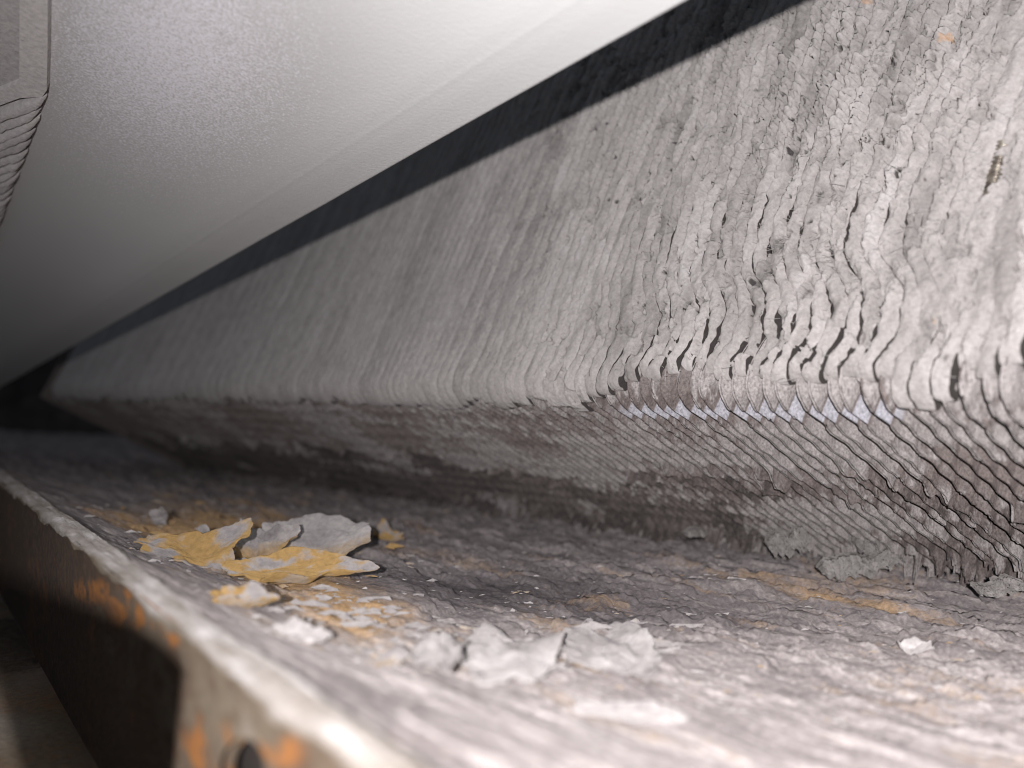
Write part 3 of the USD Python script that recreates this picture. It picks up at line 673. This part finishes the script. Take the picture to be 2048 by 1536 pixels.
# ---------------------------------------------------------------- clumps of dust hanging under the coil
def clump(label, u, v, wpx, hpx, Z, seed, slope=0.0, tone=.34):
    """A ragged strip of matted dust, its lower edge torn, at distance Z."""
    c_ = ray(u, v) * Z; n1_, n2_ = 150, 18
    a_ = np.linspace(-1, 1, n1_); b_ = np.linspace(0, 1, n2_)
    AA_, BB_ = np.meshgrid(a_, b_, indexing='ij')
    wd, ht = wpx * Z / FPX / 2, hpx * Z / FPX
    topn = fbm(a_ * 2.5 + seed, a_ * 0 + 1, 4, 601, .6) - .5; lown = fbm(a_ * 4 + seed, a_ * 0 + 5, 5, 603, .5) - .5
    env = np.sqrt(np.clip(1 - np.abs(a_) ** 3, 0, 1))
    yt = ht * (0.5 * env + 0.7 * topn); yb = -ht * (0.5 * env + 0.9 * lown * env)
    Y_ = yt[:, None] * (1 - BB_) + yb[:, None] * BB_ + slope * wd * AA_
    dep = 0.0022 * (fbm(AA_ * 6 + seed, BB_ * 3, 5, 605, .65) - .5) * 2.2 - 0.0025 * (1 - BB_)
    X3 = np.array([1., 0, .25]); X3 /= np.linalg.norm(X3)
    fr_ = c_ + (wd * AA_)[..., None] * X3 + Y_[..., None] * np.array([0, 1., 0]) + dep[..., None] * np.array([0, 0, -1.])
    bk_ = fr_ + np.array([0, 0.0003, 0.0016])
    ids = np.arange(n1_ * n2_).reshape(n1_, n2_)
    fc_ = [gridfaces(n1_, n2_), gridfaces(n1_, n2_, n1_ * n2_, True)]
    for line, fl_ in ((ids[:, 0], 0), (ids[:, -1], 1), (ids[0], 1), (ids[-1], 0)):
        q_ = np.stack([line[:-1], line[1:], line[1:] + n1_ * n2_, line[:-1] + n1_ * n2_], 1); fc_.append(q_[:, ::-1] if fl_ else q_)
    P_ = np.concatenate([fr_.reshape(-1, 3), bk_.reshape(-1, 3)]); fc_ = np.concatenate(fc_)
    o = emit('dust_clump', P_, fc_, M_crust, '/World', np.stack([tone + .5 * (fbm(P_[:, 0] * 900, P_[:, 1] * 900, 3, 607) - .5), .1 + .3 * fbm(P_[:, 0] * 600, P_[:, 1] * 600, 3, 609), 0 * P_[:, 0]], -1), meshnormals(P_, fc_))
    tag(o, label, 'dust clump')
clump('long ragged strip of matted dust fallen below the coil at the right', 1722, 1132, 178, 40, .232, 11.0, slope=.10)
clump('short torn flap of dust hanging under the coil left of the long strip', 1580, 1086, 92, 44, .240, 12.0, slope=.12)
clump('thin dusty twig of lint at the right edge below the coil', 2010, 1178, 120, 26, .205, 13.0, slope=.05)
clump('tiny crumb of lint under the ragged coil edge, left of the torn flap', 1392, 1068, 50, 14, .262, 14.0)
clump('narrow hanging shred of dust touching the coil above the long strip', 1738, 1098, 52, 34, .236, 15.0, slope=-.4)

# ---------------------------------------------------------------- lint, debris and an exposed tube
def hairs(name, starts, dirs, lens, rad, mat, parent, mask, seed, curl=.35):
    r_ = np.random.default_rng(seed); V_, F_ = [], []; off = 0
    for p_, d_, l_ in zip(starts, dirs, lens):
        side = nrm(np.cross(d_, r_.standard_normal(3))); up_h = np.cross(d_, side); rings = []
        for k_ in range(5):
            q_ = p_ + d_ * l_ * k_ / 4 + side * l_ * curl * (k_ / 4) ** 2
            for an in (0, 2.1, 4.2): rings.append(q_ + rad * (math.cos(an) * side + math.sin(an) * up_h))
        V_ += rings
        for k_ in range(4):
            for a_ in range(3):
                b_ = (a_ + 1) % 3; F_.append([off + k_ * 3 + a_, off + k_ * 3 + b_, off + k_ * 3 + 3 + b_, off + k_ * 3 + 3 + a_])
        off += 15
    V_ = np.array(V_); F_ = np.array(F_)
    return emit(name, V_, F_, mat, parent, np.tile(mask, (len(V_), 1)))
rh = np.random.default_rng(9)
st, dr, ln = [], [], []
for _ in range(520):
    u_, v_ = (rh.normal(1580, 130), rh.normal(470, 45)) if rh.random() < .7 else (rh.uniform(1250, 2000), rh.uniform(150, 760))
    p_ = onplane(u_, v_, T, float(np.dot(T, P0)) - 0.0017); st.append(p_)
    dr.append(nrm(D * rh.choice([-1, 1]) + 0.5 * F * rh.standard_normal() - 0.25 * T * rh.random())); ln.append(rh.uniform(.0008, .0026))
lint = hairs('lint_fibres', st, dr, ln, 0.00005, M_crust, coil, [.55, .12, 0], 5)
tag(lint, kind='stuff')
pt = onplane(2000, 318, T, float(np.dot(T, P0)) - 0.0002)
an = np.linspace(0, 2 * np.pi, 24, endpoint=False); zl = np.linspace(0, 1, 90)
rad_t = 0.0011 * (1 + 0.14 * np.sign(np.sin(zl * 2 * np.pi * 14)))
tp = pt + (zl[:, None, None] * -0.011 + .003) * F + (rad_t[:, None] * np.cos(an))[..., None] * D + (rad_t[:, None] * np.sin(an))[..., None] * T
idt = np.arange(90 * 24).reshape(90, 24); idw = np.concatenate([idt, idt[:, :1]], 1)
ft = np.stack([idw[:-1, :-1], idw[1:, :-1], idw[1:, 1:], idw[:-1, 1:]], -1).reshape(-1, 4)
M_brass = usdkit.material(stage, '/World/Looks/tarnished_brass', {
    'pos': ('geometry', {}), 'n': ('noise_texture', {'scale': 500, 'detail': 4}),
    'r': ('rgb_ramp', {'ramp': [(0.4, (0.14, 0.12, 0.10)), (0.65, (0.5, 0.45, 0.38))]}), 'p': ('principled_bsdf', {'roughness': 0.35, 'metallic': 0.8})},
    [('pos.position', 'n.vector'), ('n.fac', 'r.fac'), ('r.color', 'p.base_color')], surface='p.BSDF')
et = emit('exposed_tube', tp.reshape(-1, 3), ft, M_brass, coil, None, meshnormals(tp.reshape(-1, 3), ft))
# crumbs lying in the pan
rs = np.random.default_rng(77)
V_, F_, MK_ = [], [], []; off = 0
for kk in range(1700):
    v_ = 1000 + 520 * rs.random() ** 1.4; u_ = rs.uniform(150, 2048)
    p_ = onplane(u_, v_, np.array([0, 1., 0]), -CAM_H); x_, z_ = p_[0], p_[2]
    if kk < 260:
        cz = ((430, 1130, 160, 60), (620, 1180, 160, 60), (980, 1370, 260, 70), (700, 1330, 140, 50), (1250, 1330, 160, 60))[kk % 5]
        u_, v_ = rs.normal(cz[0], cz[2] * .6), rs.normal(cz[1], cz[3] * .6); p_ = onplane(u_, max(v_, 990), np.array([0, 1., 0]), -CAM_H); x_, z_ = p_[0], p_[2]
    if x_ + .6 * z_ < 0.045: continue
    p_[1] = -CAM_H + float(ground(np.array([x_]), np.array([z_]))[0])
    sz = rs.lognormal(math.log(.00032 if kk >= 260 else .0010), .5); na_ = 7
    th_ = np.sort(rs.uniform(0, 2 * np.pi, na_)); el = rs.uniform(.3, .8)
    ring = np.stack([np.cos(th_) * sz * 1.4 * rs.uniform(.7, 1.3, na_), rs.uniform(.0, .5, na_) * sz, np.sin(th_) * sz * el * rs.uniform(.7, 1.3, na_)], 1)
    ry = rs.uniform(-.6, .6); ring = ring @ np.array([[math.cos(ry), 0, math.sin(ry)], [0, 1, 0], [-math.sin(ry), 0, math.cos(ry)]])
    V_ += list(p_ + ring) + [p_ + np.array([0, sz * rs.uniform(.3, .8), 0])]
    F_ += [[off + k_, off + (k_ + 1) % na_, off + na_] for k_ in range(na_)]; off += na_ + 1
    MK_ += [[rs.uniform(.3, .62 if kk >= 260 else .46), .08, rs.random() ** 6 * .8 if kk >= 260 else rs.random() * (.9 if kk % 5 < 2 else .3)]] * (na_ + 1)
crumbs = emit('pan_crumbs', np.array(V_), np.array(F_), M_flake, '/World', np.array(MK_))
tag(crumbs, 'scattered crumbs of scale and dust lying over the pan floor', 'crumbs', kind='stuff')

nk = [PP(148 + 40 * k_, 514 + 26 * k_ + 4 * math.sin(3 * k_), 0.0001) for k_ in np.linspace(0, 1, 16)]
P_, f_ = tube_box(nk, nrm(np.cross(nk[-1] - nk[0], NPn)), NPn, 0.0011 * np.sin(np.pi * np.linspace(0.08, .95, 16)), 0.0005, 71.0, .4)
emit('paint_drip', P_, f_, M_flake, panel, np.tile([1.0, 0.0, 0.0], (len(P_), 1)), meshnormals(P_, f_))
